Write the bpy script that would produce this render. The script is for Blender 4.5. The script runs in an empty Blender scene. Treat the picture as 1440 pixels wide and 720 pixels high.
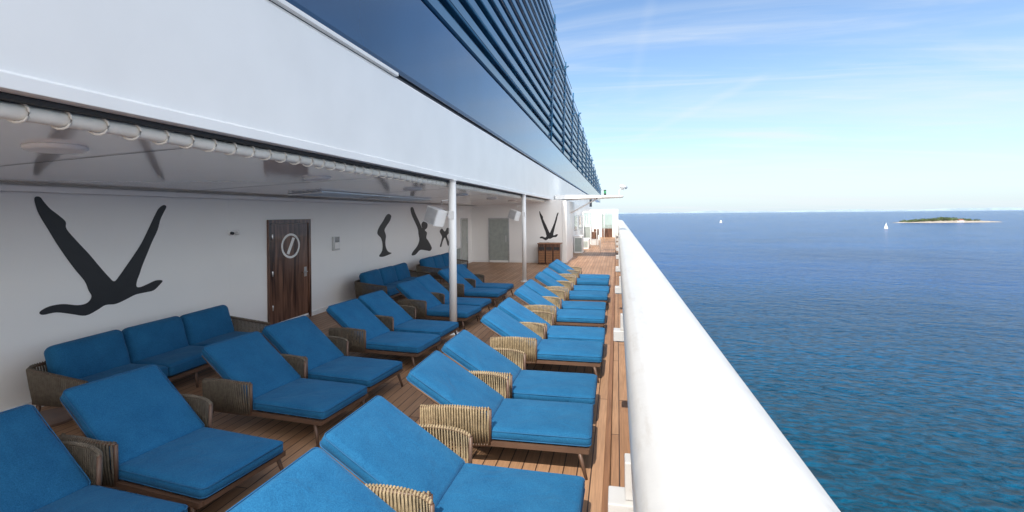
import bpy, bmesh, math, random
from mathutils import Vector, Matrix
from mathutils.geometry import tessellate_polygon
random.seed(4)
R=math.radians
sc=bpy.context.scene
try:
    sc.view_settings.view_transform='Standard'; sc.view_settings.look='None'
    sc.view_settings.exposure=0; sc.view_settings.gamma=1
except Exception: pass
H=2.15

# ---------------- materials ----------------
def mat(name,col,rough=0.5,metal=0.0,var=0.12,scale=6.0,bump=0.0,bscale=60.0,coat=0.0,spec=0.5,sheen=0.0,stretch=(1,1,1)):
    m=bpy.data.materials.new(name); m.use_nodes=True
    nt=m.node_tree; b=nt.nodes['Principled BSDF']
    tc=nt.nodes.new('ShaderNodeTexCoord'); mp=nt.nodes.new('ShaderNodeMapping')
    mp.inputs['Scale'].default_value=stretch
    nt.links.new(tc.outputs['Object'],mp.inputs['Vector'])
    n=nt.nodes.new('ShaderNodeTexNoise'); n.inputs['Scale'].default_value=scale; n.inputs['Detail'].default_value=5
    nt.links.new(mp.outputs[0],n.inputs['Vector'])
    r=nt.nodes.new('ShaderNodeValToRGB')
    r.color_ramp.elements[0].position=0.3; r.color_ramp.elements[1].position=0.7
    r.color_ramp.elements[0].color=[c*(1-var) for c in col]+[1]
    r.color_ramp.elements[1].color=[min(1,c*(1+var)) for c in col]+[1]
    nt.links.new(n.outputs['Fac'],r.inputs[0]); nt.links.new(r.outputs[0],b.inputs['Base Color'])
    b.inputs['Roughness'].default_value=rough; b.inputs['Metallic'].default_value=metal
    b.inputs['Specular IOR Level'].default_value=spec
    b.inputs['Coat Weight'].default_value=coat; b.inputs['Coat Roughness'].default_value=0.08
    b.inputs['Sheen Weight'].default_value=sheen
    if bump>0:
        n2=nt.nodes.new('ShaderNodeTexNoise'); n2.inputs['Scale'].default_value=bscale; n2.inputs['Detail'].default_value=4
        nt.links.new(mp.outputs[0],n2.inputs['Vector'])
        bp=nt.nodes.new('ShaderNodeBump'); bp.inputs['Strength'].default_value=bump; bp.inputs['Distance'].default_value=0.01
        nt.links.new(n2.outputs['Fac'],bp.inputs['Height']); nt.links.new(bp.outputs[0],b.inputs['Normal'])
    return m
WHITE=mat('white_paint',(0.86,0.86,0.85),0.35,var=0.03,scale=1.5,bump=0.25,bscale=3)
WALLW=mat('wall_paint',(0.92,0.92,0.91),0.4,var=0.015,scale=1.0,bump=0.15,bscale=4)
CEIL=mat('ceiling_gloss',(0.89,0.88,0.87),0.12,var=0.02,scale=1.0,coat=0.6,bump=0.05,bscale=1.5)
def railmat():
    m=mat('rail_paint',(0.60,0.592,0.58),0.38,var=0.04,scale=1.2,bump=0.5,bscale=7,coat=0.15)
    nt=m.node_tree; b=nt.nodes['Principled BSDF']
    src=b.inputs['Base Color'].links[0].from_socket
    tc=nt.nodes.new('ShaderNodeTexCoord'); mp=nt.nodes.new('ShaderNodeMapping'); mp.inputs['Scale'].default_value=(5,0.9,5); nt.links.new(tc.outputs['Object'],mp.inputs[0])
    n=nt.nodes.new('ShaderNodeTexNoise'); n.inputs['Scale'].default_value=3.0; n.inputs['Detail'].default_value=8; n.inputs['Roughness'].default_value=0.7; nt.links.new(mp.outputs[0],n.inputs[0])
    mr=nt.nodes.new('ShaderNodeMapRange'); mr.inputs['From Min'].default_value=0.54; mr.inputs['From Max'].default_value=0.75; mr.inputs['To Max'].default_value=0.5; nt.links.new(n.outputs['Fac'],mr.inputs['Value'])
    mx=nt.nodes.new('ShaderNodeMix'); mx.data_type='RGBA'; mx.inputs[7].default_value=(0.42,0.37,0.31,1)
    nt.links.new(mr.outputs[0],mx.inputs[0]); nt.links.new(src,mx.inputs[6]); nt.links.new(mx.outputs[2],b.inputs['Base Color'])
    return m
RAILM=railmat()
DARK=mat('dark_void',(0.03,0.032,0.036),0.7)
SIL=mat('charcoal_vinyl',(0.022,0.022,0.025),0.45)
BLUEP=mat('navy_paint',(0.009,0.054,0.140),0.22,var=0.15,scale=0.8,coat=0.5,bump=0.12,bscale=2)
BLUEB=mat('louvre_blue',(0.022,0.125,0.25),0.3,var=0.15,scale=1.0,coat=0.4)
FRAME=mat('frame_brown',(0.12,0.068,0.045),0.45,var=0.2)
CREAM=mat('awning_cream',(0.80,0.78,0.72),0.6,var=0.06,bump=0.3,bscale=40)
STEEL=mat('steel',(0.55,0.56,0.57),0.3,metal=0.9)
GREYF=mat('frosted_glass',(0.36,0.40,0.38),0.12,var=0.1,coat=0.5)
WOODT=mat('toe_rail_wood',(0.26,0.125,0.06),0.5,var=0.25,scale=3,stretch=(12,0.6,12))
ROCK=mat('island_rock',(0.34,0.30,0.25),0.9,var=0.3,scale=0.2)
LEAF=mat('island_leaf',(0.085,0.12,0.05),0.9,var=0.5,scale=0.09)
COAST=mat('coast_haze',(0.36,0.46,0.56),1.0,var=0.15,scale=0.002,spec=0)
GREEN=mat('green_lamp_glass',(0.02,0.25,0.10),0.2)
ROOF=mat('house_roof',(0.22,0.09,0.06),0.8)

def fabric():
    m=bpy.data.materials.new('blue_fabric'); m.use_nodes=True; nt=m.node_tree; b=nt.nodes['Principled BSDF']
    tc=nt.nodes.new('ShaderNodeTexCoord')
    oi=nt.nodes.new('ShaderNodeObjectInfo')
    of=nt.nodes.new('ShaderNodeVectorMath'); of.operation='SCALE'; of.inputs[0].default_value=(37,19,11); nt.links.new(oi.outputs['Random'],of.inputs['Scale'])
    ad=nt.nodes.new('ShaderNodeVectorMath'); ad.operation='ADD'; nt.links.new(tc.outputs['Object'],ad.inputs[0]); nt.links.new(of.outputs[0],ad.inputs[1])
    V=ad.outputs[0]
    n=nt.nodes.new('ShaderNodeTexNoise'); n.inputs['Scale'].default_value=4; n.inputs['Detail'].default_value=5; n.inputs['Roughness'].default_value=0.6
    nt.links.new(V,n.inputs['Vector'])
    nf=nt.nodes.new('ShaderNodeTexNoise'); nf.inputs['Scale'].default_value=150; nf.inputs['Detail'].default_value=2
    nt.links.new(V,nf.inputs['Vector'])
    mx=nt.nodes.new('ShaderNodeMix'); mx.data_type='FLOAT'; mx.inputs[0].default_value=0.65
    nt.links.new(n.outputs['Fac'],mx.inputs[2]); nt.links.new(nf.outputs['Fac'],mx.inputs[3])
    r=nt.nodes.new('ShaderNodeValToRGB'); r.color_ramp.elements[0].position=0.30; r.color_ramp.elements[1].position=0.70
    r.color_ramp.elements[0].color=(0.004,0.075,0.195,1); r.color_ramp.elements[1].color=(0.024,0.170,0.345,1)
    nt.links.new(mx.outputs[0],r.inputs[0])
    hs=nt.nodes.new('ShaderNodeHueSaturation')
    ma=nt.nodes.new('ShaderNodeMapRange'); ma.inputs['To Min'].default_value=0.88; ma.inputs['To Max'].default_value=1.12
    nt.links.new(oi.outputs['Random'],ma.inputs['Value']); nt.links.new(ma.outputs[0],hs.inputs['Value'])
    nt.links.new(r.outputs[0],hs.inputs['Color']); nt.links.new(hs.outputs[0],b.inputs['Base Color'])
    b.inputs['Roughness'].default_value=0.85; b.inputs['Sheen Weight'].default_value=0.12; b.inputs['Specular IOR Level'].default_value=0.2
    b.inputs['Sheen Tint'].default_value=(0.4,0.7,1,1)
    n3=nt.nodes.new('ShaderNodeTexNoise'); n3.inputs['Scale'].default_value=5; n3.inputs['Detail'].default_value=3; n3.inputs['Distortion'].default_value=0.8
    nt.links.new(V,n3.inputs['Vector'])
    bp=nt.nodes.new('ShaderNodeBump'); bp.inputs['Strength'].default_value=0.5; bp.inputs['Distance'].default_value=0.035
    nt.links.new(n3.outputs['Fac'],bp.inputs['Height'])
    bp2=nt.nodes.new('ShaderNodeBump'); bp2.inputs['Strength'].default_value=0.3; bp2.inputs['Distance'].default_value=0.003
    nt.links.new(nf.outputs['Fac'],bp2.inputs['Height']); nt.links.new(bp.outputs[0],bp2.inputs['Normal'])
    nt.links.new(bp2.outputs[0],b.inputs['Normal'])
    return m
FAB=fabric()
PIPE=mat('cushion_piping',(0.014,0.115,0.26),0.8,var=0.1)
ROPE_T=mat('woven_rope_tan',(0.36,0.275,0.165),0.8,var=0.25,scale=25,bump=0.5,bscale=200)
ROPE_SHADE=mat('woven_rope_shaded',(0.145,0.12,0.09),0.8,var=0.25,scale=25,bump=0.5,bscale=200)  # same rope as the tan, darkened to paint in the canopy shade

def deckmat():
    m=bpy.data.materials.new('teak_planks'); m.use_nodes=True; nt=m.node_tree; b=nt.nodes['Principled BSDF']
    tc=nt.nodes.new('ShaderNodeTexCoord'); mp=nt.nodes.new('ShaderNodeMapping')
    mp.inputs['Rotation'].default_value=(0,0,R(90))
    nt.links.new(tc.outputs['Object'],mp.inputs['Vector'])
    br=nt.nodes.new('ShaderNodeTexBrick')
    br.inputs['Scale'].default_value=1; br.inputs['Brick Width'].default_value=2.4; br.inputs['Row Height'].default_value=0.115
    br.inputs['Mortar Size'].default_value=0.0055; br.inputs['Mortar Smooth'].default_value=0.2
    br.inputs['Color1'].default_value=(0.36,0.195,0.105,1); br.inputs['Color2'].default_value=(0.47,0.275,0.16,1)
    br.inputs['Mortar'].default_value=(0.07,0.04,0.028,1); br.inputs['Bias'].default_value=0
    br.offset=0.37; br.offset_frequency=2
    nt.links.new(mp.outputs[0],br.inputs['Vector'])
    mp2=nt.nodes.new('ShaderNodeMapping'); mp2.inputs['Scale'].default_value=(30,1.2,1)
    nt.links.new(tc.outputs['Object'],mp2.inputs['Vector'])
    n=nt.nodes.new('ShaderNodeTexNoise'); n.inputs['Scale'].default_value=2.5; n.inputs['Detail'].default_value=6
    nt.links.new(mp2.outputs[0],n.inputs['Vector'])
    mr=nt.nodes.new('ShaderNodeMapRange'); mr.inputs['From Min'].default_value=0.3; mr.inputs['From Max'].default_value=0.7
    mr.inputs['To Min'].default_value=0.80; mr.inputs['To Max'].default_value=1.15
    nt.links.new(n.outputs['Fac'],mr.inputs['Value'])
    n5=nt.nodes.new('ShaderNodeTexNoise'); n5.inputs['Scale'].default_value=0.9; n5.inputs['Detail'].default_value=5
    nt.links.new(tc.outputs['Object'],n5.inputs['Vector'])
    mr5=nt.nodes.new('ShaderNodeMapRange'); mr5.inputs['From Min'].default_value=0.3; mr5.inputs['From Max'].default_value=0.7
    mr5.inputs['To Min'].default_value=0.86; mr5.inputs['To Max'].default_value=1.1
    nt.links.new(n5.outputs['Fac'],mr5.inputs['Value'])
    mm=nt.nodes.new('ShaderNodeMath'); mm.operation='MULTIPLY'; nt.links.new(mr.outputs[0],mm.inputs[0]); nt.links.new(mr5.outputs[0],mm.inputs[1])
    vm=nt.nodes.new('ShaderNodeVectorMath'); vm.operation='SCALE'
    nt.links.new(br.outputs['Color'],vm.inputs[0]); nt.links.new(mm.outputs[0],vm.inputs['Scale'])
    nt.links.new(vm.outputs[0],b.inputs['Base Color'])
    b.inputs['Roughness'].default_value=0.5
    bp=nt.nodes.new('ShaderNodeBump'); bp.inputs['Strength'].default_value=0.5; bp.inputs['Distance'].default_value=0.004; bp.invert=True
    nt.links.new(br.outputs['Fac'],bp.inputs['Height']); nt.links.new(bp.outputs[0],b.inputs['Normal'])
    return m
DECK=deckmat()

def doorwood():
    m=bpy.data.materials.new('door_wood'); m.use_nodes=True; nt=m.node_tree; b=nt.nodes['Principled BSDF']
    tc=nt.nodes.new('ShaderNodeTexCoord'); mp=nt.nodes.new('ShaderNodeMapping'); mp.inputs['Scale'].default_value=(6,6,0.5)
    nt.links.new(tc.outputs['Object'],mp.inputs['Vector'])
    n=nt.nodes.new('ShaderNodeTexNoise'); n.inputs['Scale'].default_value=2.2; n.inputs['Detail'].default_value=7; n.inputs['Distortion'].default_value=0.6
    nt.links.new(mp.outputs[0],n.inputs['Vector'])
    r=nt.nodes.new('ShaderNodeValToRGB'); r.color_ramp.elements[0].position=0.38; r.color_ramp.elements[1].position=0.66
    r.color_ramp.elements[0].color=(0.035,0.014,0.010,1); r.color_ramp.elements[1].color=(0.22,0.11,0.07,1)
    nt.links.new(n.outputs['Fac'],r.inputs[0]); nt.links.new(r.outputs[0],b.inputs['Base Color'])
    b.inputs['Roughness'].default_value=0.3; b.inputs['Coat Weight'].default_value=0.3
    return m
DWOOD=doorwood()

def glassm():
    m=bpy.data.materials.new('rail_glass'); m.use_nodes=True; b=m.node_tree.nodes['Principled BSDF']
    b.inputs['Base Color'].default_value=(0.55,0.7,0.68,1); b.inputs['Alpha'].default_value=0.35; b.inputs['Roughness'].default_value=0.05
    return m
GLASS=glassm()

# ---------------- mesh builder ----------------
class B:
    def __init__(s): s.v=[];s.f=[];s.m=[];s.sm=[];s.mats=[]
    def mi(s,m):
        if m not in s.mats: s.mats.append(m)
        return s.mats.index(m)
    def add(s,vs,fs,m,smooth=False,M=None):
        o=len(s.v); i=s.mi(m)
        for v in vs:
            v=Vector(v)
            if M is not None: v=M@v
            s.v.append(v)
        for f in fs: s.f.append([a+o for a in f]); s.m.append(i); s.sm.append(smooth)
    def box(s,x0,x1,y0,y1,z0,z1,m,M=None):
        vs=[(x,y,z) for x in (x0,x1) for y in (y0,y1) for z in (z0,z1)]
        fs=[(0,1,3,2),(4,6,7,5),(0,4,5,1),(2,3,7,6),(0,2,6,4),(1,5,7,3)]
        s.add(vs,fs,m,False,M)
    def tube(s,pts,r,m,n=8,M=None,smooth=True,r1=None,flat=None):
        pts=[Vector(p) for p in pts]; vs=[];fs=[]
        k=len(pts)
        for i,p in enumerate(pts):
            d=(pts[min(i+1,k-1)]-pts[max(i-1,0)]).normalized()
            a=Vector((0,0,1)) if abs(d.z)<0.9 else Vector((1,0,0))
            u=d.cross(a).normalized(); w=u.cross(d)
            rr=r if r1 is None else r+(r1-r)*i/(k-1)
            for j in range(n):
                t=2*math.pi*j/n+ (math.pi/4 if n==4 else 0)
                vs.append(p+u*math.cos(t)*rr+w*math.sin(t)*rr)
        for i in range(k-1):
            for j in range(n):
                fs.append((i*n+j,i*n+(j+1)%n,(i+1)*n+(j+1)%n,(i+1)*n+j))
        fs.append(tuple(range(n))[::-1]); fs.append(tuple(range((k-1)*n,k*n)))
        s.add(vs,fs,m,smooth and n>4,M)
    def prismY(s,prof,y0,y1,m,smooth=False,M=None,caps=True):
        n=len(prof)
        vs=[(x,y0,z) for x,z in prof]+[(x,y1,z) for x,z in prof]
        fs=[(j,(j+1)%n,n+(j+1)%n,n+j) for j in range(n)]
        s.add(vs,fs,m,smooth,M)
        if caps:
            o=len(s.v)-2*n
            s.f.append([o+j for j in range(n)][::-1]); s.m.append(s.mi(m)); s.sm.append(False)
            s.f.append([o+n+j for j in range(n)]); s.m.append(s.mi(m)); s.sm.append(False)
    def cushion(s,M,hx,hy,hz,r,m,puff=0.015,nx=10,ny=7,seed=0,piping=None):
        rnd=random.Random(seed)
        ph=[rnd.uniform(0,6.28) for _ in range(6)]
        def axis(h,n,r):
            r=min(r,h); e=[0,0.27,0.58,1.0]
            out=[-h+ r*(1-t) for t in reversed(e)]
            inner=[-(h-r)+2*(h-r)*i/n for i in range(1,n)]
            return out+inner+[-x for x in reversed(out)]
        rz=min(r,hz*0.98)
        A=[axis(hx,nx,r),axis(hy,ny,r),axis(hz,1,rz)]
        half=[hx,hy,hz]; rr=[r,r,rz]
        def proj(p):
            q=[max(-(half[i]-rr[i]),min(half[i]-rr[i],p[i])) for i in range(3)]
            d=[(p[i]-q[i])/rr[i] for i in range(3)]
            l=math.sqrt(sum(t*t for t in d)) or 1
            out=[q[i]+d[i]/l*rr[i] for i in range(3)]
            x,y=out[0]/hx,out[1]/hy
            w=max(0,(1-x**4))*max(0,(1-y**4))
            sg=1 if out[2]>0 else -1
            out[2]+=sg*puff*w*abs(out[2])/hz
            if sg>0:
                out[2]+=0.005*w*(math.sin(4.2*x+ph[0]+2*y)+math.sin(5.1*y+ph[1]-3*x))
            out[1]*=1+0.008*math.sin(5*x+ph[2]); 
            return Vector(out)
        for ax in range(3):
            for sg in (-1,1):
                a,b=[i for i in range(3) if i!=ax]
                U,V=A[a],A[b]; vs=[];fs=[]
                for u in U:
                    for v in V:
                        p=[0,0,0];p[ax]=sg*half[ax];p[a]=u;p[b]=v
                        vs.append(proj(p))
                nv=len(V)
                for i in range(len(U)-1):
                    for j in range(nv-1):
                        fs.append((i*nv+j,i*nv+j+1,(i+1)*nv+j+1,(i+1)*nv+j))
                s.add(vs,fs,m,True,M)
        if piping:
            for zz in (hz*0.62,-hz*0.62):
                loop=[]
                cr=r*1.0
                for cx,cy,a0 in ((hx-cr,hy-cr,0),(-hx+cr,hy-cr,90),(-hx+cr,-hy+cr,180),(hx-cr,-hy+cr,270)):
                    for q in range(5):
                        t=R(a0+90*q/4); x=cx+cr*0.94*math.cos(t); y=cy+cr*0.94*math.sin(t)
                        loop.append((x,y*(1+0.008*math.sin(5*x/hx+ph[2])),zz))
                loop.append(loop[0])
                s.tube(loop,0.0045,piping,5,M)
    def obj(s,name,bevel=0,loc=(0,0,0),rz=0,weld=True):
        me=bpy.data.meshes.new(name); me.from_pydata([tuple(v) for v in s.v],[],s.f)
        for m in s.mats: me.materials.append(m)
        me.polygons.foreach_set('material_index',s.m); me.polygons.foreach_set('use_smooth',s.sm)
        bm=bmesh.new(); bm.from_mesh(me)
        if weld: bmesh.ops.remove_doubles(bm,verts=bm.verts,dist=0.00005)
        bmesh.ops.recalc_face_normals(bm,faces=bm.faces); bm.to_mesh(me); bm.free()
        o=bpy.data.objects.new(name,me); sc.collection.objects.link(o); o.location=loc; o.rotation_euler[2]=rz
        if bevel>0:
            md=o.modifiers.new('bev','BEVEL'); md.width=bevel; md.segments=2; md.limit_method='ANGLE'; md.angle_limit=R(40)
        return o
def dup(o,loc,rz=0):
    n=bpy.data.objects.new(o.name.split('.')[0],o.data); sc.collection.objects.link(n)
    n.location=loc; n.rotation_euler[2]=rz
    return n

# ---------------- ship deck, hull ----------------
b=B(); b.box(-16,0.10,-9,60,-0.15,0,DECK); b.obj('ship_deck')
b=B(); b.box(-28,0.56,-60,110,-27,-0.155,WHITE); b.obj('ship_hull')
b=B(); b.box(-0.125,-0.075,-4,44,0.0,0.085,WOODT); b.obj('wooden_toe_board',0.006)

b=B()
prof=[(0.045,1.18),(0.04,1.25),(0.05,1.31),(0.08,1.345),(0.13,1.363),(0.24,1.37),(0.36,1.36),(0.47,1.335),(0.57,1.295),(0.65,1.245),(0.70,1.175),(0.715,1.09),(0.62,1.08),(0.60,1.16),(0.10,1.17)]
b.prismY(prof,-4,58,RAILM,True,caps=False)
b.box(0.12,0.58,-4,58,1.09,1.165,RAILM)
b.box(0.10,0.16,-4,58,-0.10,0.16,RAILM)
b.box(0.115,0.127,-4,58,0.17,1.085,GLASS)
y=-3.5
while y<58:
    b.box(0.10,0.16,y,y+0.06,0.161,1.087,RAILM); y+=1.4
rail=b.obj('white_bulwark_rail',weld=False)
lamp=None
for k in range(9):
    y=1.90+2.8*k
    if lamp is None:
        b=B(); b.box(-0.045,0.095,0,0.13,0.0,0.10,RAILM); b.box(0.02,0.10,0.03,0.11,0.101,0.25,RAILM)
        b.box(-0.03,0.08,0.02,0.12,-0.012,-0.001,STEEL)
        lamp=b.obj('rail_light_box',0.012,(0,y,0.93))
    else: dup(lamp,(0,y,0.93)).modifiers.new('bev','BEVEL').width=0.012

# ---------------- canopy / walls ----------------
WX=-6.45
Y0=-4.0
b=B()
b.box(-6.7,WX,Y0,21.0,0,2.70,WALLW)
b.box(WX+0.001,WX+0.03,Y0,21.0,0.0,0.09,WHITE)
for yy in (-2.2,1.0,3.6,7.0,11.4,14.2,17.4):
    b.box(WX-0.001,WX+0.0025,yy,yy+0.018,0.1,2.5,WALLW)
b.obj('side_wall')
b=B()
def ceil_z(x): return 2.52+(x-WX)/(3.40)*0.15
b.prismY([(WX,2.52),(-3.05,2.67),(-3.05,2.72),(WX,2.57)],Y0,21,CEIL)
y=-3.0
while y<21:
    b.prismY([(WX,2.516),(-3.05,2.666),(-3.05,2.6665),(WX,2.5165)],y,y+0.012,DARK); y+=3.0
b.obj('glossy_ceiling')
b=B()
b.box(-6.40,-6.36,Y0,21,2.44,2.50,WHITE); b.box(-6.28,-6.24,Y0,21,2.44,2.50,WHITE)
y=Y0
while y<21:
    b.box(-6.36,-6.28,y,y+0.05,2.455,2.475,WHITE); y+=0.16
b.obj('cable_tray')
b=B()
for j in range(8):
    x=-5.6+j*0.09; z=ceil_z(x)-0.03
    b.box(x,x+0.03,7.4,12.4,z,z+0.02,STEEL)
for yy in (7.4,9.9,12.36):
    b.prismY([(-5.6,ceil_z(-5.6)-0.045),(-4.94,ceil_z(-4.94)-0.045),(-4.94,ceil_z(-4.94)-0.031),(-5.6,ceil_z(-5.6)-0.031)],yy,yy+0.04,WHITE)
b.obj('ceiling_vent_grille')
def disc(b,cx,cy,cz,r,h,m,n=28,slope=0.0):
    vs=[];fs=[]
    for k,(rr,zz) in enumerate(((r,0),(r,-h*0.5),(r*0.88,-h),(r*0.7,-h*0.9))):
        for j in range(n):
            t=2*math.pi*j/n; dx=rr*math.cos(t); vs.append((cx+dx,cy+rr*math.sin(t),cz+zz+dx*slope))
    for k in range(3):
        for j in range(n): fs.append((k*n+j,k*n+(j+1)%n,(k+1)*n+(j+1)%n,(k+1)*n+j))
    fs.append(tuple(3*n+j for j in range(n)))
    b.add(vs,fs,m,True)
for k in range(6):
    b=B(); disc(b,-3.75,2.57+2.95*k,ceil_z(-3.75)-0.001,0.17,0.03,WHITE,slope=0.044); b.obj('ceiling_downlight')
b=B()
b.prismY([(-2.87,2.77),(-2.84,2.77),(-2.84,2.845),(-2.865,2.86),(-2.865,3.95),(-2.90,4.0),(-3.02,4.0),(-3.02,2.77)],-6,52,WHITE)
b.box(-3.022,-2.90,-6,52,4.001,4.03,DARK)  # dark strip paints the shadow line below the navy panel
b.prismY([(-2.90,4.005),(-2.84,4.005),(-2.84,4.05),(-2.90,4.05)],-6,6.0,WHITE)
b.box(-3.0,-2.93,-6,52,2.74,2.768,DARK)  # dark strip paints the shade in the gap under the fascia
b.obj('canopy_fascia',0.004)
b=B(); b.box(-12,-3.025,Y0,60,2.95,4.4,DARK); b.obj('canopy_roof_filler')  # filler added to block light; dark colour stands in for shade above ceiling
b=B()
y=Y0+1
while y<21:
    b.box(-3.3,-3.03,y,y+0.06,2.725,2.94,DARK); y+=1.5
b.obj('ceiling_hanger_brackets')
b=B()
pts=[]; y=Y0
while y<20.5: pts.append((-3.03+0.003*math.sin(y*2.1),y,2.70+0.006*math.sin(y*3.3))); y+=0.25
b.tube(pts,0.045,CREAM,14)
y=Y0+0.1
while y<20.4:
    rp=[(-3.03+0.054*math.cos(t),y+0.02*math.cos(t),2.70+0.054*math.sin(t)) for t in [2*math.pi*j/14 for j in range(15)]]
    b.tube(rp,0.007,CREAM,6)
    y+=0.2
b.obj('rolled_awning')

for y in (8.28,15.1,22.4):
    b=B(); b.tube([(0,0,0.02),(0,0,2.77)],0.068,WHITE,24); b.tube([(0,0,0.0),(0,0,0.02)],0.12,WHITE,24)
    b.tube([(0,0,2.755),(0,0,2.769)],0.09,WHITE,24)
    b.obj('white_pillar',0,(-2.90,y,0))
GRILLE=mat('speaker_grille',(0.6,0.6,0.6),0.7)
for y in (8.28,15.1):
    b=B()
    M=Matrix.Translation((-0.30,-0.06,0))@Matrix.Rotation(R(18),4,'Y')@Matrix.Rotation(R(-25),4,'Z')
    b.box(-0.15,0.15,-0.12,0.12,-0.15,0.15,WHITE,M)
    b.box(-0.13,0.13,-0.128,-0.121,-0.13,0.13,GRILLE,M)
    b.tube([(-0.17,-0.02,0.0),(-0.02,0,0.02)],0.015,WHITE,8)
    b.box(-0.05,0.05,-0.072,0.072,-0.05,0.09,WHITE)
    b.tube([(-0.2,0,0.1),(-0.2,0,0.28),(-0.02,0,0.30)],0.012,WHITE,8)
    b.obj('wall_speaker',0.012,(-2.90,y,2.12))

b=B()
y0,y1=7.93,9.17
b.box(0.0,0.045,y0-0.02,y0+0.06,0.0,2.0,DWOOD); b.box(0.0,0.045,y1-0.06,y1+0.02,0.0,2.0,DWOOD); b.box(0.0,0.045,y0-0.02,y1+0.02,2.001,2.08,DWOOD)
b.box(0.0,0.028,y0+0.065,y1-0.065,0.06,1.995,DWOOD)
b.box(0.0,0.05,y0+0.065,y1-0.065,0.0,0.055,STEEL)
cy=(y0+y1)/2; cz=1.55
def oval(b,cy,cz,ry,rz,w,x0,x1,m,n=40):
    vs=[];fs=[]
    for x,k in ((x1,0),(x1,1),(x0,0),(x0,1)):
        for j in range(n):
            t=2*math.pi*j/n; vs.append((x,cy+(ry-k*w)*math.cos(t),cz+(rz-k*w)*math.sin(t)))
    for j in range(n):
        a=(j+1)%n
        fs+= [(j,a,n+a,n+j),(j,a,2*n+a,2*n+j),(n+j,n+a,3*n+a,3*n+j)]
    b.add(vs,fs,m)
oval(b,cy,cz,0.28,0.25,0.045,0.028,0.036,WHITE)
b.add([(0.034,cy-0.13,cz-0.15),(0.034,cy-0.05,cz-0.17),(0.034,cy+0.13,cz+0.15),(0.034,cy+0.05,cz+0.17)],[(0,1,2,3)],WHITE)
b.tube([(0.03,y1-0.16,0.98),(0.08,y1-0.16,0.98),(0.08,y1-0.29,0.98)],0.012,STEEL,8)
b.box(0.028,0.036,y1-0.2,y1-0.12,0.88,1.08,STEEL)
for z in (0.35,1.0,1.7): b.tube([(0.05,y0+0.07,z),(0.05,y0+0.07,z+0.1)],0.014,STEEL,8)
b.obj('wooden_door',0.005,(WX+0.001,0,0))
b=B(); b.box(0,0.04,-0.12,0.1,-0.04,0.05,WHITE); b.tube([(0.04,0.0,0),(0.1,0.03,-0.01)],0.03,WHITE,12); b.tube([(0.04,-0.09,0),(0.09,-0.1,-0.01)],0.025,DARK,12)
b.obj('security_camera',0.008,(WX,7.1,1.87))
b=B(); b.box(0,0.06,-0.12,0.12,-0.16,0.16,STEEL); b.box(0.061,0.075,-0.09,0.09,-0.12,0.02,WHITE)
for k in range(4): b.box(0.061,0.07,-0.09,0.09,0.04+k*0.028,0.055+k*0.028,DARK)
b.obj('wall_vent_box',0.006,(WX,10.15,1.5))

b=B()
b.box(-6.7,-2.35,21.0,21.15,0,2.75,WALLW)
b.box(-6.449,-2.36,20.97,20.998,0,0.09,WHITE)
b.obj('end_wall')
def sdoor(name,loc,w,h,rz):
    b=B()
    b.box(-w/2-0.05,-w/2,-0.03,0,0,h+0.05,STEEL); b.box(w/2,w/2+0.05,-0.03,0,0,h+0.05,STEEL); b.box(-w/2,w/2,-0.03,0,h+0.001,h+0.05,STEEL)
    b.box(-w/2+0.002,w/2-0.002,-0.015,0,0.02,h-0.002,GREYF)
    b.box(w/2-0.12,w/2-0.09,-0.05,-0.016,0.9,1.2,STEEL)
    return b.obj(name,0.004,loc,rz)
sdoor('frosted_glass_door',(-5.18,20.998,0),0.86,1.93,0)
sdoor('frosted_glass_door',(WX+0.001,19.9,0),0.86,1.93,R(90))
b=B(); b.box(0,0.25,0,0.7,0,0.85,WHITE); b.box(0.251,0.258,0.05,0.65,0.05,0.8,GREYF); b.obj('white_cabinet',0.01,(WX+0.031,17.9,0))
b=B()
for k in range(3):
    x=-3.3+k*0.32
    b.box(x,x+0.30,20.3,20.9,0.03,0.86,DWOOD)
    b.box(x+0.03,x+0.27,20.29,20.299,0.62,0.74,DARK)
    for j in range(5): b.box(x+0.02,x+0.28,20.285,20.299,0.08+j*0.1,0.165+j*0.1,WOODT)
b.box(-3.33,-2.32,20.27,20.93,0.861,0.90,WOODT)
b.obj('wooden_recycling_bin',0.006)

# ---------- silhouettes ----------
def smooth_loop(P,k=4):
    out=[];n=len(P)
    for i in range(n):
        p0,p1,p2,p3=P[i-1],P[i],P[(i+1)%n],P[(i+2)%n]
        for j in range(k):
            t=j/k
            out.append(tuple(0.5*((2*p1[a])+(-p0[a]+p2[a])*t+(2*p0[a]-5*p1[a]+4*p2[a]-p3[a])*t*t+(-p0[a]+3*p1[a]-3*p2[a]+p3[a])*t**3) for a in (0,1)))
    return out
def decal(name,P,sx,sy,loc,rz,k=4):
    P=smooth_loop(P,k)
    pts=[Vector((x*sx,z*sy,0)) for x,z in P]
    tris=tessellate_polygon([pts])
    me=bpy.data.meshes.new(name)
    me.from_pydata([(p.x,0,p.y) for p in pts],[],[tuple(t) for t in tris]); me.update()
    me.materials.append(SIL)
    o=bpy.data.objects.new(name,me); sc.collection.objects.link(o); o.location=loc; o.rotation_euler[2]=rz
    return o
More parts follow.
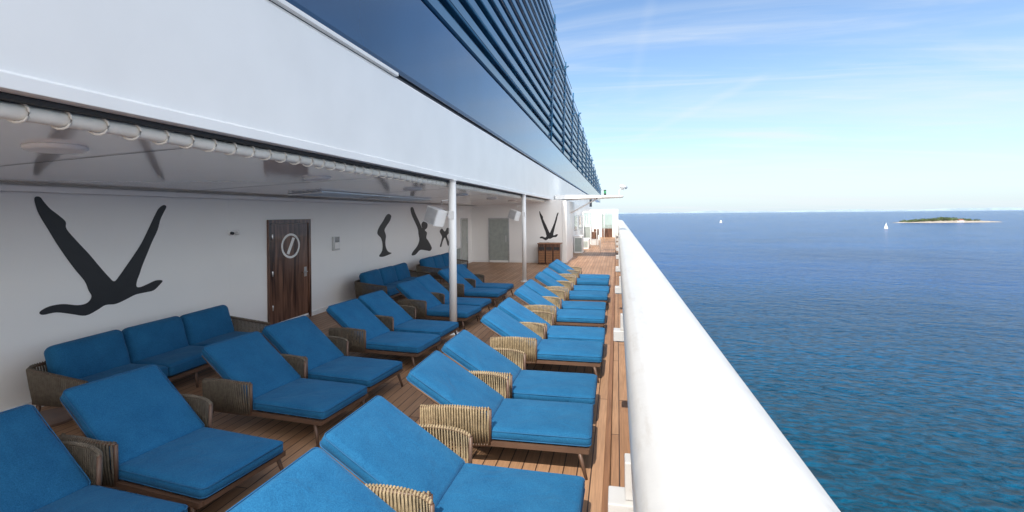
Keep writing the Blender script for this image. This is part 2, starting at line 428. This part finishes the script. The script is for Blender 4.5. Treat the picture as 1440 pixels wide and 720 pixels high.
diver=[(1,166),(7,168),(12,161),(19,152),(30,142),(37,134),(38,124),(51,106),(66,87),(81,66),(93,50),(101,42),(109,50),(118,62),(130,78),(143,97),(153,116),(161,132),(166,142),(173,154),(182,160),(187,157),(182,147),(176,135),(171,118),(161,98),(153,80),(145,62),(140,48),(136,38),(135,29),(141,27),(153,30),(167,34),(179,32),(173,25),(163,18),(149,17),(133,16),(118,11),(103,7),(88,8),(77,3),(61,-2),(43,4),(25,10),(9,10),(6,15),(17,20),(33,20),(51,15),(63,16),(69,24),(65,34),(60,48),(48,66),(36,86),(25,106),(15,126),(9,138),(4,150)]
decal('diver_silhouette_mural',diver,1.64/186,1.43/167,(WX+0.004,4.19,0.955),R(90))
bent=[(16,60),(20,57),(18,50),(13,43),(10,37),(12,29),(11,20),(12,12),(15,6),(20,3),(14,1),(7,0),(2,2),(6,8),(7,16),(5,26),(0,33),(2,41),(8,50),(12,57)]
decal('swimmer_silhouette_mural',bent,0.042,0.0201,(WX+0.004,12.2,0.98),R(90))
sw=[(0,64),(3,65),(6,57),(10,48),(13,41),(15,36),(14,41),(16,45),(20,45),(23,41),(22,36),(19,33),(22,29),(21,22),(24,17),(28,9),(29,5),(26,2),(20,4),(12,6),(6,1),(1,1),(2,5),(8,12),(11,20),(10,28),(9,36),(5,46),(1,56)]
decal('swimmer_silhouette_mural',sw,0.061,0.024,(WX+0.004,14.4,0.83),R(90))
leg=[(0,21),(3,25),(6,21),(8,21),(10,25),(13,24),(13,18),(10,14),(12,7),(14,1),(11,0),(9,7),(7,12),(4,7),(2,0),(0,1),(2,8),(3,14)]
decal('swimmer_silhouette_mural',leg,0.078,0.0272,(WX+0.004,16.97,0.95),R(90))
decal('diver_silhouette_mural',diver,0.85/186,1.25/167,(-3.35,20.996,1.0),0)

# ---------- upper navy structure ----------
b=B()
b.prismY([(-2.95,4.10),(-2.93,4.16),(-2.97,5.50),(-3.10,5.56),(-3.6,5.56),(-3.6,4.10)],-14,88,BLUEP)
b.obj('navy_side_panel',0.01)
prof=[(-14,14.2),(10,13.6),(24,12.65),(28.5,11.8),(35,10.95),(51.8,9.75),(75,8.2),(97,6.6)]
def top_z(y):
    for (a,za),(c,zc) in zip(prof,prof[1:]):
        if a<=y<=c: return za+(zc-za)*(y-a)/(c-a)
    return 5.6
def y_at(z):
    y=97.0
    while y>-14 and top_z(y)<z: y-=0.25
    return y
b=B()
z=5.72;k=0
rr2=random.Random(11)
while z<13.9:
    ye=y_at(z+0.1)+rr2.uniform(-1.8,1.4)
    if ye>-13:
        lean=-(z-5.7)*0.02
        x=-3.12+lean
        b.prismY([(x,z),(x+0.05,z+0.02),(x+0.08,z+0.18),(x+0.03,z+0.26),(x-0.14,z+0.22),(x-0.14,z)],-14,ye,BLUEB)
        b.tube([(x+0.12,-14,z+0.34),(x+0.12,ye-0.6,z+0.34)],0.028,BLUEB,6)
    z+=0.50;k+=1
yy=-12
while yy<92:
    zt=top_z(yy)+rr2.uniform(-0.2,0.35)
    b.add([(-3.28,yy,5.57),(-3.28,yy+0.12,5.57),(-3.50,yy+0.12,5.57),(-3.50,yy,5.57)]+[(-3.30-(zt-5.7)*0.02,yy-0.5,zt),(-3.30-(zt-5.7)*0.02,yy-0.38,zt),(-3.6,yy-0.38,zt),(-3.6,yy-0.5,zt)],
              [(0,1,2,3),(4,5,6,7),(0,1,5,4),(1,2,6,5),(2,3,7,6),(3,0,4,7)],BLUEB)
    yy+=3.1
yy=24
while yy<92:
    zt=top_z(yy)
    b.tube([(-3.0,yy-1.5,5.6),(-3.0-(zt-5.7)*0.02,yy+1.6,zt+0.05)],0.05,BLUEB,8)
    zm=5.6+(zt-5.6)*rr2.uniform(0.4,0.9)
    b.tube([(-3.2,yy,zm),(-2.85,yy+0.5,zm+0.35)],0.05,BLUEB,6)
    yy+=5.2
b.obj('navy_louvre_screen')
b=B()
poly=[(-13,5.57)]+[(y,zt-0.7) for y,zt in prof[:-1]]+[(75,5.57)]
poly[1]=(-13,13.5)
n=len(poly)
vs=[(-3.75,y,z) for y,z in poly]+[(-9,y,z) for y,z in poly]
fs=[(j,(j+1)%n,n+(j+1)%n,n+j) for j in range(n)]+[tuple(range(n)),tuple(range(n,2*n))]
b.add(vs,fs,mat('louvre_backing',(0.008,0.02,0.04),0.6))
b.obj('funnel_housing')

# ---------- forward house & far deck things ----------
b=B()
b.box(-8,-2.35,21.16,45,0,2.68,WHITE)
b.obj('deck_house',0.01)
b=B()
b.add([(-2.345,21.0,0),(-2.345,24.6,0),(-2.345,25.6,2.72),(-2.345,21.0,2.72),(-2.15,21.0,0),(-2.15,23.9,0),(-2.15,25.3,2.72),(-2.15,21.0,2.72)],
      [(0,1,2,3),(4,5,6,7),(0,1,5,4),(1,2,6,5),(2,3,7,6),(3,0,4,7)],WHITE)
b.obj('raked_bulkhead_fin',0.01)
for k in range(5):
    b=B(); b.box(0,0.03,0,1.6,0,0.9,STEEL); b.box(0.031,0.036,0.06,1.54,0.06,0.84,GREYF); b.obj('ship_window',0.004,(-2.349,27+k*3.2,1.15))
for (y,w,h,dx) in ((26.4,1.0,0.9,0.45),(29.5,1.6,0.55,0.6),(34,0.8,1.3,0.5)):
    b=B(); b.box(0,dx,0,w,0,h,WHITE); b.box(-0.01,dx+0.02,-0.02,w+0.02,h+0.001,h+0.04,WHITE); b.box(0.04,dx-0.04,-0.008,-0.001,0.08,h-0.08,GREYF); b.obj('deck_locker',0.01,(-2.31,y,0))
b=B()
b.prismY([(-2.8,2.80),(0.25,2.90),(0.3,2.94),(-1.2,2.99),(-2.8,3.01)],22.3,24.6,WHITE)
b.tube([(-2.2,23,2.15),(-0.9,23,2.84)],0.035,WHITE,10)
b.tube([(0.1,22.8,2.95),(0.1,22.8,3.22)],0.025,WHITE,8); b.tube([(0.1,22.8,3.22),(0.35,22.7,3.25)],0.02,WHITE,8)
b.tube([(0.18,22.5,3.36),(0.4,22.95,3.33)],0.08,WHITE,14); b.tube([(0.24,22.7,3.2),(0.24,22.7,3.34)],0.05,WHITE,12)
b.obj('bridge_wing_platform')
b=B(); b.tube([(0,0,0),(0,0,0.12)],0.05,DARK,12); b.tube([(0,0,0.12),(0,0,0.26)],0.05,GREEN,12); b.tube([(0,0,0.26),(0,0,0.29)],0.06,DARK,12); b.obj('navigation_lamp',0,(-0.55,23.0,2.95))
for k,y in enumerate((27.5,31.5,36)):
    b=B()
    for x in (-0.95,-0.10): b.tube([(x,0,0),(x,0,2.25)],0.03,WHITE,10)
    b.box(-0.92,-0.13,-0.03,0.03,2.2,2.26,WHITE); 
    b.box(-0.91,-0.14,-0.006,0.006,1.3,2.19,GLASS)
    b.obj('glass_windscreen',0,(-0.0 if k!=1 else -1.2,y,0))
b=B()
b.box(-2.34,-1.35,44,44.15,0,2.5,WHITE); b.box(-0.45,0.08,44,44.15,0,2.5,WHITE); b.box(-1.349,-0.451,44,44.15,2.05,2.5,WHITE)
b.box(-1.349,-0.451,44.2,44.25,0,2.04,DWOOD)
b.obj('far_bulkhead',0.01)
for y,x in ((39,-1.9),(33,-1.75)):
    b=B(); b.box(0,0.5,0,0.5,0.0,0.42,WHITE); b.box(0.05,0.45,0.05,0.45,0.421,0.9,DWOOD); b.obj('deck_box',0.01,(x,y,0))

# ---------- sun lounger ----------
def lounger(ang,ROPE,arm_len=0.62,Lb=0.84):
    b=B(); hw=0.36
    L=0.90
    b.cushion(Matrix.Translation((-L/2,0,0.285)),L/2,hw,0.05,0.045,FAB,0.012,seed=1,piping=PIPE)
    Mb=Matrix.Translation((-L+0.02,0,0.30))@Matrix.Rotation(ang,4,'Y')@Matrix.Translation((-Lb/2,0,0.0))
    b.cushion(Mb,Lb/2,hw-0.005,0.05,0.045,FAB,0.014,seed=2,piping=PIPE)
    Mf=Matrix.Translation((-L+0.02,0,0.245))@Matrix.Rotation(ang,4,'Y')
    b.tube([(0,-hw+0.02,0),(-Lb+0.02,-hw+0.02,0),(-Lb+0.0,-hw+0.05,0),(-Lb+0.0,hw-0.05,0),(-Lb+0.02,hw-0.02,0),(0,hw-0.02,0)],0.016,FRAME,8,Mf)
    b.box(-Lb+0.03,-0.02,-hw+0.03,hw-0.03,-0.008,0.003,FRAME,Mf)
    z=0.215
    xe=-1.46
    for sgn in (-1,1):
        b.box(xe,-0.02,sgn*(hw)-0.018,sgn*(hw)+0.018,z-0.018,z+0.018,FRAME)
    b.box(-0.05,-0.015,-hw+0.0185,hw-0.0185,z-0.0175,z+0.0175,FRAME)
    b.box(xe,xe+0.035,-hw+0.0185,hw-0.0185,z-0.0175,z+0.0175,FRAME)
    for k in range(6): 
        x=-0.15-k*0.13; b.box(x-0.03,x+0.03,-hw+0.0185,hw-0.0185,z-0.004,z+0.008,FRAME)
    for sgn in (-1,1):
        b.tube([(-0.10,sgn*(hw-0.005),z),(-0.04,sgn*(hw+0.03),0)],0.020,FRAME,8,r1=0.012)
        b.tube([(xe+0.12,sgn*(hw-0.005),z),(xe+0.04,sgn*(hw+0.03),0)],0.020,FRAME,8,r1=0.012)
    b.tube([(-L-Lb*0.55*math.cos(ang),0.22,0.25+Lb*0.55*math.sin(ang)),(xe+0.1,0.22,z)],0.009,FRAME,6)
    b.tube([(-L-Lb*0.55*math.cos(ang),-0.22,0.25+Lb*0.55*math.sin(ang)),(xe+0.1,-0.22,z)],0.009,FRAME,6)
    xa=-0.84; xb=xa-arm_len
    for sgn in (-1,1):
        top=[];bot=[]
        N=27
        for i in range(N+1):
            t=i/N; x=xa+(xb-xa)*t
            bulge=0.055*(1-(2*t-1)**4)
            y=sgn*(hw+0.015+bulge)
            yb=sgn*(hw+0.005+bulge*0.4)
            ht=0.535-0.03*(2*t-1)**2-0.02*t
            top.append(Vector((x,y,ht))); bot.append(Vector((x,yb,0.205)))
        b.tube(top,0.013,FRAME,8); b.tube(bot,0.014,FRAME,6)
        b.tube([top[0],Vector((xa-0.005,sgn*(hw+0.01),0.21))],0.015,FRAME,8)
        b.tube([top[-1],Vector((xb+0.005,sgn*(hw+0.01),0.21))],0.015,FRAME,8)
        for i in range(N):
            a=top[i]*0.5+top[i+1]*0.5; c=bot[i]*0.4+bot[min(i+1,N)]*0.6
            o=Vector((0,sgn*0.016,0))
            j=random.uniform(-0.004,0.004)
            mid=(a+c)/2+Vector((j,sgn*0.012,0))
            b.tube([a-o+Vector((0,0,0.004)),a+Vector((0,0,0.017)),a+o,mid+o*0.3,c+o*0.6],0.0085,ROPE,5)
            b.tube([a-o,mid-o*0.8+Vector((0.010,0,0)),c-o*0.6],0.006,ROPE,4)
    return b
bL=lounger(R(32),ROPE_T); bS=lounger(R(38),ROPE_SHADE,0.60,0.80)
first=None
RY=[1.82,2.67,3.97,4.84,6.25,7.12,8.5,9.37,10.75,11.62,13.0,13.87]
for i,y in enumerate(RY):
    loc=(-0.22+random.uniform(-0.02,0.02),y+0.36,0); rz=R(random.uniform(-1.2,1.2)-(1.0 if i<2 else 0))
    if first is None: first=bL.obj('sun_lounger',0,loc,rz)
    else: dup(first,loc,rz)
second=None
LY=[1.84,2.72,4.02,4.88,6.22,7.10,8.5,9.37,10.75,11.62]
for i,y in enumerate(LY):
    loc=(-2.67+random.uniform(-0.02,0.02),y+0.36,0); rz=R(random.uniform(-1.5,1.5)-5.5)
    if second is None: second=bS.obj('sun_lounger',0,loc,rz)
    else: dup(second,loc,rz)

# ---------- sofa ----------
def sofa(ROPE):
    b=B(); W=2.62
    for k in range(3):
        cy=0.11+0.8*(k+0.5)
        b.cushion(Matrix.Translation((0.50,cy,0.33)),0.36,0.397,0.075,0.05,FAB,0.015,seed=5+k,piping=PIPE)
        M=Matrix.Translation((0.20,cy,0.56))@Matrix.Rotation(R(-17),4,'Y')@Matrix.Rotation(R(random.uniform(-2,2)),4,'X')@Matrix.Rotation(R(90),4,'Y')
        b.cushion(M,0.25,0.39,0.085,0.075,FAB,0.04,seed=9+k)
    z=0.23
    b.box(0.05,0.86,0.05,0.085,z-0.02,z+0.02,FRAME); b.box(0.05,0.86,W-0.085,W-0.05,z-0.02,z+0.02,FRAME)
    b.box(0.825,0.86,0.0855,W-0.0855,z-0.02,z+0.02,FRAME); b.box(0.05,0.085,0.0855,W-0.0855,z-0.02,z+0.02,FRAME)
    b.box(0.09,0.82,0.09,W-0.09,z-0.005,z+0.01,FRAME)
    for x,y in ((0.12,0.07),(0.12,W-0.07),(0.80,0.07),(0.80,W-0.07),(0.80,W/2),(0.12,W/2)):
        b.tube([(x,y,z),(x+(0.03 if x>0.4 else -0.03),y,0)],0.022,FRAME,8,r1=0.013)
    r=0.14
    def arc(cx,cy,a0,a1,n=6):
        return [(cx+r*math.cos(R(a0+(a1-a0)*i/n)),cy+r*math.sin(R(a0+(a1-a0)*i/n))) for i in range(n+1)]
    path=[(0.84,0.0)]+[(0.84-i*0.1,0.0) for i in range(1,7)]+arc(r,r,270,180)
    path+= [(0.0,r+0.1*i) for i in range(1,int((W-2*r)/0.1))]
    path+= arc(r,W-r,180,90)+[(0.24+i*0.1,W) for i in range(0,7)]
    P=[Vector((x,y,0)) for x,y in path]
    seg=[0]
    for a,c in zip(P,P[1:]): seg.append(seg[-1]+(c-a).length)
    T=seg[-1]
    def at(s):
        for i in range(len(P)-1):
            if seg[i+1]>=s: 
                l=seg[i+1]-seg[i]
                return P[i].lerp(P[i+1],(s-seg[i])/l if l>0 else 0)
        return P[-1]
    cen=Vector((0.42,W/2,0))
    N=int(T/0.024); top=[];bot=[]
    for i in range(N+1):
        s=T*i/N; p=at(s)
        e=min(s,T-s); ht=0.50+0.09*min(1,e/0.8)
        top.append(Vector((p.x,p.y,ht))); 
        q=p+(cen-p).normalized()*0.04
        bot.append(Vector((q.x,q.y,z)))
    b.tube(top,0.016,FRAME,8); b.tube(bot,0.014,FRAME,6)
    b.tube([top[0],bot[0]],0.018,FRAME,8); b.tube([top[-1],bot[-1]],0.018,FRAME,8)
    for i in range(N):
        n_=(top[i]-cen); n_.z=0; n_.normalize(); n_*=0.02
        b.tube([top[i]-n_,top[i]+Vector((0,0,0.02)),top[i]+n_,(top[i]+bot[i+1])/2+n_,bot[i+1]+n_*0.6],0.009,ROPE,5)
    return b
s1=sofa(ROPE_SHADE).obj('outdoor_sofa',0,(-6.02,3.80,0))
dup(s1,(-6.02,10.2,0)); dup(s1,(-6.02,13.75,0))
b=B(); b.tube([(0,0,0.36),(0,0,0.385)],0.24,FRAME,28); b.tube([(0,0,0),(0,0,0.015)],0.15,FRAME,24); b.tube([(0,0,0.0151),(0,0,0.359)],0.03,FRAME,12)
st=b.obj('round_side_table',0.003,(-4.95,3.30,0))

# ---------- sea ----------
SZ=-26.0
def seamat():
    m=bpy.data.materials.new('sea_water'); m.use_nodes=True; nt=m.node_tree; b=nt.nodes['Principled BSDF']
    tc=nt.nodes.new('ShaderNodeTexCoord')
    mp=nt.nodes.new('ShaderNodeMapping'); mp.inputs['Rotation'].default_value=(0,0,R(-20)); mp.inputs['Scale'].default_value=(0.6,1.0,1)
    nt.links.new(tc.outputs['Object'],mp.inputs['Vector'])
    hs=[];ns=[]
    for s,d,w in ((0.05,3,3.0),(0.26,4,2.0),(1.0,5,0.9)):
        n=nt.nodes.new('ShaderNodeTexNoise'); n.inputs['Scale'].default_value=s; n.inputs['Detail'].default_value=d; n.inputs['Roughness'].default_value=0.6
        n.inputs['Distortion'].default_value=0.5
        nt.links.new(mp.outputs[0],n.inputs['Vector'])
        mu=nt.nodes.new('ShaderNodeMath'); mu.operation='MULTIPLY'; mu.inputs[1].default_value=w
        nt.links.new(n.outputs['Fac'],mu.inputs[0]); hs.append(mu); ns.append(n)
    a=nt.nodes.new('ShaderNodeMath'); nt.links.new(hs[0].outputs[0],a.inputs[0]); nt.links.new(hs[1].outputs[0],a.inputs[1])
    a2=nt.nodes.new('ShaderNodeMath'); nt.links.new(a.outputs[0],a2.inputs[0]); nt.links.new(hs[2].outputs[0],a2.inputs[1])
    bp=nt.nodes.new('ShaderNodeBump'); bp.inputs['Strength'].default_value=1.0; bp.inputs['Distance'].default_value=1.0
    nt.links.new(a2.outputs[0],bp.inputs['Height']); nt.links.new(bp.outputs[0],b.inputs['Normal'])
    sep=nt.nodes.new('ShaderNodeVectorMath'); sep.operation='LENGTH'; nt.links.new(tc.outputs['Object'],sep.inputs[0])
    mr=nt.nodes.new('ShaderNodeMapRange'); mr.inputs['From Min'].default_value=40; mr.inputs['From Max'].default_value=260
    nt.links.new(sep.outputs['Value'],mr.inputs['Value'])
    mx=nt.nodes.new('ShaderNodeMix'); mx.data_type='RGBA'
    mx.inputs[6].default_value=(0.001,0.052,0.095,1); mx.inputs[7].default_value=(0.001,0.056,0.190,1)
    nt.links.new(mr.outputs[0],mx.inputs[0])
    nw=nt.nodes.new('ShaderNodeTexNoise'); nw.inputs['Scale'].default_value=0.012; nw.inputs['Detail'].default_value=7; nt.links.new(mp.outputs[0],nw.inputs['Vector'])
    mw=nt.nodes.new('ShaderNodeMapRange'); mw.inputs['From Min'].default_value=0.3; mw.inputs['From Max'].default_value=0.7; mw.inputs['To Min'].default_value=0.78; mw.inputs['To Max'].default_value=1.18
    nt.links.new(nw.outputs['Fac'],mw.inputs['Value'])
    # ripple highlights painted into base colour: lighter crests, darker troughs
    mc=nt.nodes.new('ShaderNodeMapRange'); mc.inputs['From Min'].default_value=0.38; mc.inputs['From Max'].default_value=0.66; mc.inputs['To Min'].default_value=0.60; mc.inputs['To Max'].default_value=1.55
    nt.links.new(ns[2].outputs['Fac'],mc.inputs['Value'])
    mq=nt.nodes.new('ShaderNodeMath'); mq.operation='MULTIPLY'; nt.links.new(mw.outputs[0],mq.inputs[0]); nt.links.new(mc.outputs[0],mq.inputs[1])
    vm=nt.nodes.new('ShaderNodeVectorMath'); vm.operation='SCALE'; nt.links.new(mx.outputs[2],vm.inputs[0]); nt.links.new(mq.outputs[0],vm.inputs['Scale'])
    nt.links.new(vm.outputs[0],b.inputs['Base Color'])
    b.inputs['Roughness'].default_value=0.16; b.inputs['IOR'].default_value=1.33
    b.inputs['Specular IOR Level'].default_value=0.07
    return m
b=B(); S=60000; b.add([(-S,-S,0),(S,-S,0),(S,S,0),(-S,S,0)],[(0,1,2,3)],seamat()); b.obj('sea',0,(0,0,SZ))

rv=Vector((0.977,0.2127,0)); fv=Vector((-0.2127,0.977,0))
C=Vector((735,1306,SZ))
b=B(); vs=[];fs=[]; NU,NV=60,14
for i in range(NU+1):
    u=-1+2*i/NU
    for j in range(NV+1):
        v=-1+2*j/NV
        e=max(0,1-abs(u)**2.2)
        wd=38*(0.25+0.75*e)
        h=4.5*e*(1-v*v)*(0.8+0.4*random.random())+0.9*(1-v*v)*random.random()-0.4
        p=rv*(u*125+12)+fv*(v*wd)
        vs.append((p.x,p.y,h))
for i in range(NU):
    for j in range(NV): fs.append((i*(NV+1)+j,i*(NV+1)+j+1,(i+1)*(NV+1)+j+1,(i+1)*(NV+1)+j))
b.add(vs,fs,ROCK)
b.obj('island',0,C)
b=B()
for k in range(190):
    u=random.uniform(-0.80,0.70); v=random.uniform(-0.6,0.6)
    if u>0.45 and random.random()<0.6: continue
    hh=(3.5+5.5*random.random())*(1-0.6*abs(u)**2)*(1.1 if -0.1<u<0.3 else 0.85)
    p=rv*(u*110)+fv*(v*28); base=Vector((p.x,p.y,3.0*(1-u*u)))
    b.tube([base-Vector((0,0,1)),base+Vector((0,0,hh*0.6))],0.25,FRAME,4)
    for q in range(26):
        c=base+Vector((random.gauss(0,2.0),random.gauss(0,2.0),hh*random.uniform(0.3,1.0)))
        s=random.uniform(0.5,1.3); a=Vector((random.gauss(0,1),random.gauss(0,1),random.gauss(0,1))).normalized()
        t=a.orthogonal().normalized(); w=a.cross(t)
        b.add([c+t*s,c+w*s,c-t*s,c-w*s],[(0,1,2,3)],LEAF)
b.obj('island_trees',0,C,0,False)
b=B(); b.box(-5,5,-3,3,0,4,WHITE)
b.add([(-5.4,-3.4,4.01),(5.4,-3.4,4.01),(5.4,3.4,4.01),(-5.4,3.4,4.01),(-5.4,0,7),(5.4,0,7)],[(0,1,5,4),(2,3,4,5),(1,2,5),(3,0,4),(0,3,2,1)],ROOF)
for x in (-3.4,-1,1.4,3.6): b.box(x-0.5,x+0.5,-3.03,-3.001,1.4,2.7,DARK)
hp=C+rv*12-fv*33; b.obj('island_house',0,(hp.x,hp.y,SZ+1.0),R(12))
def boat(loc,hh,rz):
    b=B()
    b.add([(-3,0,1.0),(-2.6,-0.9,0.9),(1,-1.1,0.9),(3.6,0,1.1),(1,1.1,0.9),(-2.6,0.9,0.9),(-2.6,0,0),(1,-0.3,0),(2.8,0,0),(1,0.3,0)],
          [(0,1,2,3,4,5),(1,6,7,2),(2,7,8,3),(3,8,9,4),(4,9,6,5),(0,6,1),(5,6,0),(6,9,8,7)],WHITE)
    b.tube([(0.6,0,0.9),(0.6,0,hh)],0.08,STEEL,6)
    vs=[];fs=[]
    for i in range(7):
        t=i/6; z=1.8+(hh-2.2)*t
        for j in range(4):
            s=j/3; vs.append((0.5-3.4*(1-t**1.2)*s,0.5*math.sin(s*3.14)*(1-t),z))
    for i in range(6):
        for j in range(3): fs.append((i*4+j,i*4+j+1,i*4+j+5,i*4+j+4))
    b.add(vs,fs,WHITE); b.add([(3.4,0,1.2),(0.75,-0.4,1.5),(0.65,0,hh*0.85)],[(0,1,2)],WHITE)
    b.box(-1.6,0.4,-0.5,0.5,0.9,1.4,WHITE)
    b.obj('sailboat',0,loc,rz,False)
boat((397,835,SZ),10.5,R(15)); boat((266,1358,SZ),9,R(160))
b=B(); vs=[];fs=[]; n=160
for i in range(n+1):
    t=i/n; p=rv*(2500+19000*t)+fv*(21000-1500*t)
    h=30+50*t+22*math.sin(t*23)+14*math.sin(t*61+1)+random.uniform(0,18)
    h*=min(1,t*5)
    vs+= [(p.x,p.y,-2),(p.x,p.y,h),(p.x+fv.x*1500,p.y+fv.y*1500,h*0.8)]
for i in range(n):
    fs+= [(3*i,3*i+3,3*i+4,3*i+1),(3*i+1,3*i+4,3*i+5,3*i+2)]
b.add(vs,fs,COAST); b.obj('distant_coastline',0,(0,0,SZ))

# ---------------- world ----------------
el=R(50); 
sv=Vector((-0.061,-0.640,0.766)).normalized()
w=bpy.data.worlds.new('World'); sc.world=w; w.use_nodes=True; nt=w.node_tree
bg=nt.nodes['Background']; sky=nt.nodes.new('ShaderNodeTexSky'); sky.sky_type='NISHITA'; sky.sun_disc=False
sky.sun_elevation=el; sky.sun_rotation=R(185); sky.altitude=0; sky.air_density=1.0; sky.dust_density=0.5; sky.ozone_density=3.0
hsv=nt.nodes.new('ShaderNodeHueSaturation'); hsv.inputs['Saturation'].default_value=1.08; hsv.inputs['Value'].default_value=1.4
nt.links.new(sky.outputs[0],hsv.inputs['Color'])
tc=nt.nodes.new('ShaderNodeTexCoord')
def math_(op,a,b_=None,clamp=False):
    n=nt.nodes.new('ShaderNodeMath'); n.operation=op; n.use_clamp=clamp
    for i,v in enumerate((a,b_)):
        if v is None: continue
        if isinstance(v,(int,float)): n.inputs[i].default_value=v
        else: nt.links.new(v,n.inputs[i])
    return n.outputs[0]
def mrange(v,a,c,o0,o1,sm=True):
    n=nt.nodes.new('ShaderNodeMapRange'); n.interpolation_type='SMOOTHSTEP' if sm else 'LINEAR'
    n.inputs['From Min'].default_value=a; n.inputs['From Max'].default_value=c; n.inputs['To Min'].default_value=o0; n.inputs['To Max'].default_value=o1
    nt.links.new(v,n.inputs['Value']); return n.outputs[0]
def mixc(f,a,c):
    n=nt.nodes.new('ShaderNodeMix'); n.data_type='RGBA'
    nt.links.new(f,n.inputs[0])
    for i,v in ((6,a),(7,c)):
        if isinstance(v,tuple): n.inputs[i].default_value=v
        else: nt.links.new(v,n.inputs[i])
    return n.outputs[2]
sx=nt.nodes.new('ShaderNodeSeparateXYZ'); nt.links.new(tc.outputs['Generated'],sx.inputs[0])
zpos=math_('MAXIMUM',sx.outputs['Z'],0.0); zc=math_('ADD',zpos,0.12)
cb=nt.nodes.new('ShaderNodeCombineXYZ'); nt.links.new(math_('DIVIDE',sx.outputs['X'],zc),cb.inputs[0]); nt.links.new(math_('DIVIDE',sx.outputs['Y'],zc),cb.inputs[1])
def cloudnoise(rot,scale,loc,s,det=8,dist=0.7):
    mp=nt.nodes.new('ShaderNodeMapping'); mp.inputs['Rotation'].default_value=(0,0,R(rot)); mp.inputs['Scale'].default_value=scale; mp.inputs['Location'].default_value=loc
    nt.links.new(cb.outputs[0],mp.inputs[0])
    n1=nt.nodes.new('ShaderNodeTexNoise'); n1.inputs['Scale'].default_value=s; n1.inputs['Detail'].default_value=det; n1.inputs['Roughness'].default_value=0.6; n1.inputs['Distortion'].default_value=dist
    nt.links.new(mp.outputs[0],n1.inputs['Vector']); return n1.outputs['Fac']
wisps=mrange(cloudnoise(-35,(0.45,1.3,1),(3.1,1.7,0),0.8),0.40,0.74,0,0.60)
w2=mrange(cloudnoise(-60,(0.35,1.6,1),(7.3,2.2,0),1.3,9,1.1),0.46,0.78,0,0.50)
haze=mrange(math_('POWER',math_('SUBTRACT',1.0,zpos),6.0),0,1,0.02,0.84,False)
base=mixc(haze,hsv.outputs[0],(4.5,5.55,6.35,1))
prev=math_('ADD',wisps,w2,True)
def trail(a,c,width,amp):
    global prev
    A=Vector(a).normalized(); Cc=Vector(c).normalized()
    nn=A.cross(Cc).normalized(); mid=(A+Cc).normalized(); half=math.acos(max(-1,min(1,A.dot(mid))))
    d1=nt.nodes.new('ShaderNodeVectorMath'); d1.operation='DOT_PRODUCT'; d1.inputs[1].default_value=nn; nt.links.new(tc.outputs['Generated'],d1.inputs[0])
    m1=mrange(math_('ABSOLUTE',d1.outputs['Value']),0,width,amp,0)
    d2=nt.nodes.new('ShaderNodeVectorMath'); d2.operation='DOT_PRODUCT'; d2.inputs[1].default_value=mid; nt.links.new(tc.outputs['Generated'],d2.inputs[0])
    m2=mrange(d2.outputs['Value'],math.cos(half),math.cos(half*0.6),0,1)
    prev=math_('ADD',prev,math_('MULTIPLY',m1,m2),True)
trail((0.00,1.0,0.13),(0.30,1.0,0.27),0.012,0.14)
trail((0.02,1.0,0.20),(0.10,0.95,0.55),0.018,0.06)
c1=mixc(prev,base,(5.9,6.3,6.6,1))
back_fill=mrange(sx.outputs['Y'],0.22,-0.30,0,1)
fill_cloud=mrange(cloudnoise(10,(1,1,1),(0,0,0),0.7),0.33,0.58,0.45,1.0)
c2=mixc(math_('MULTIPLY',back_fill,fill_cloud),c1,(15.6,15.6,15.6,1))  # bright cloud bank added out of view behind camera to light the shaded interior
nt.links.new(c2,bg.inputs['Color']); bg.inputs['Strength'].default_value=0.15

L=bpy.data.lights.new('sun','SUN'); L.energy=4.9; L.angle=R(0.5); L.color=(1,0.94,0.84)
lo=bpy.data.objects.new('sun',L); sc.collection.objects.link(lo); lo.rotation_euler=sv.to_track_quat('Z','Y').to_euler()

cam=bpy.data.cameras.new('camera'); co=bpy.data.objects.new('camera',cam); sc.collection.objects.link(co)
cam.lens=17.0; cam.sensor_width=36; cam.shift_y=-0.041; cam.clip_start=0.05; cam.clip_end=120000
co.location=(0,0,H); co.rotation_euler=(R(90),R(0.5),math.atan(148/680)); sc.camera=co
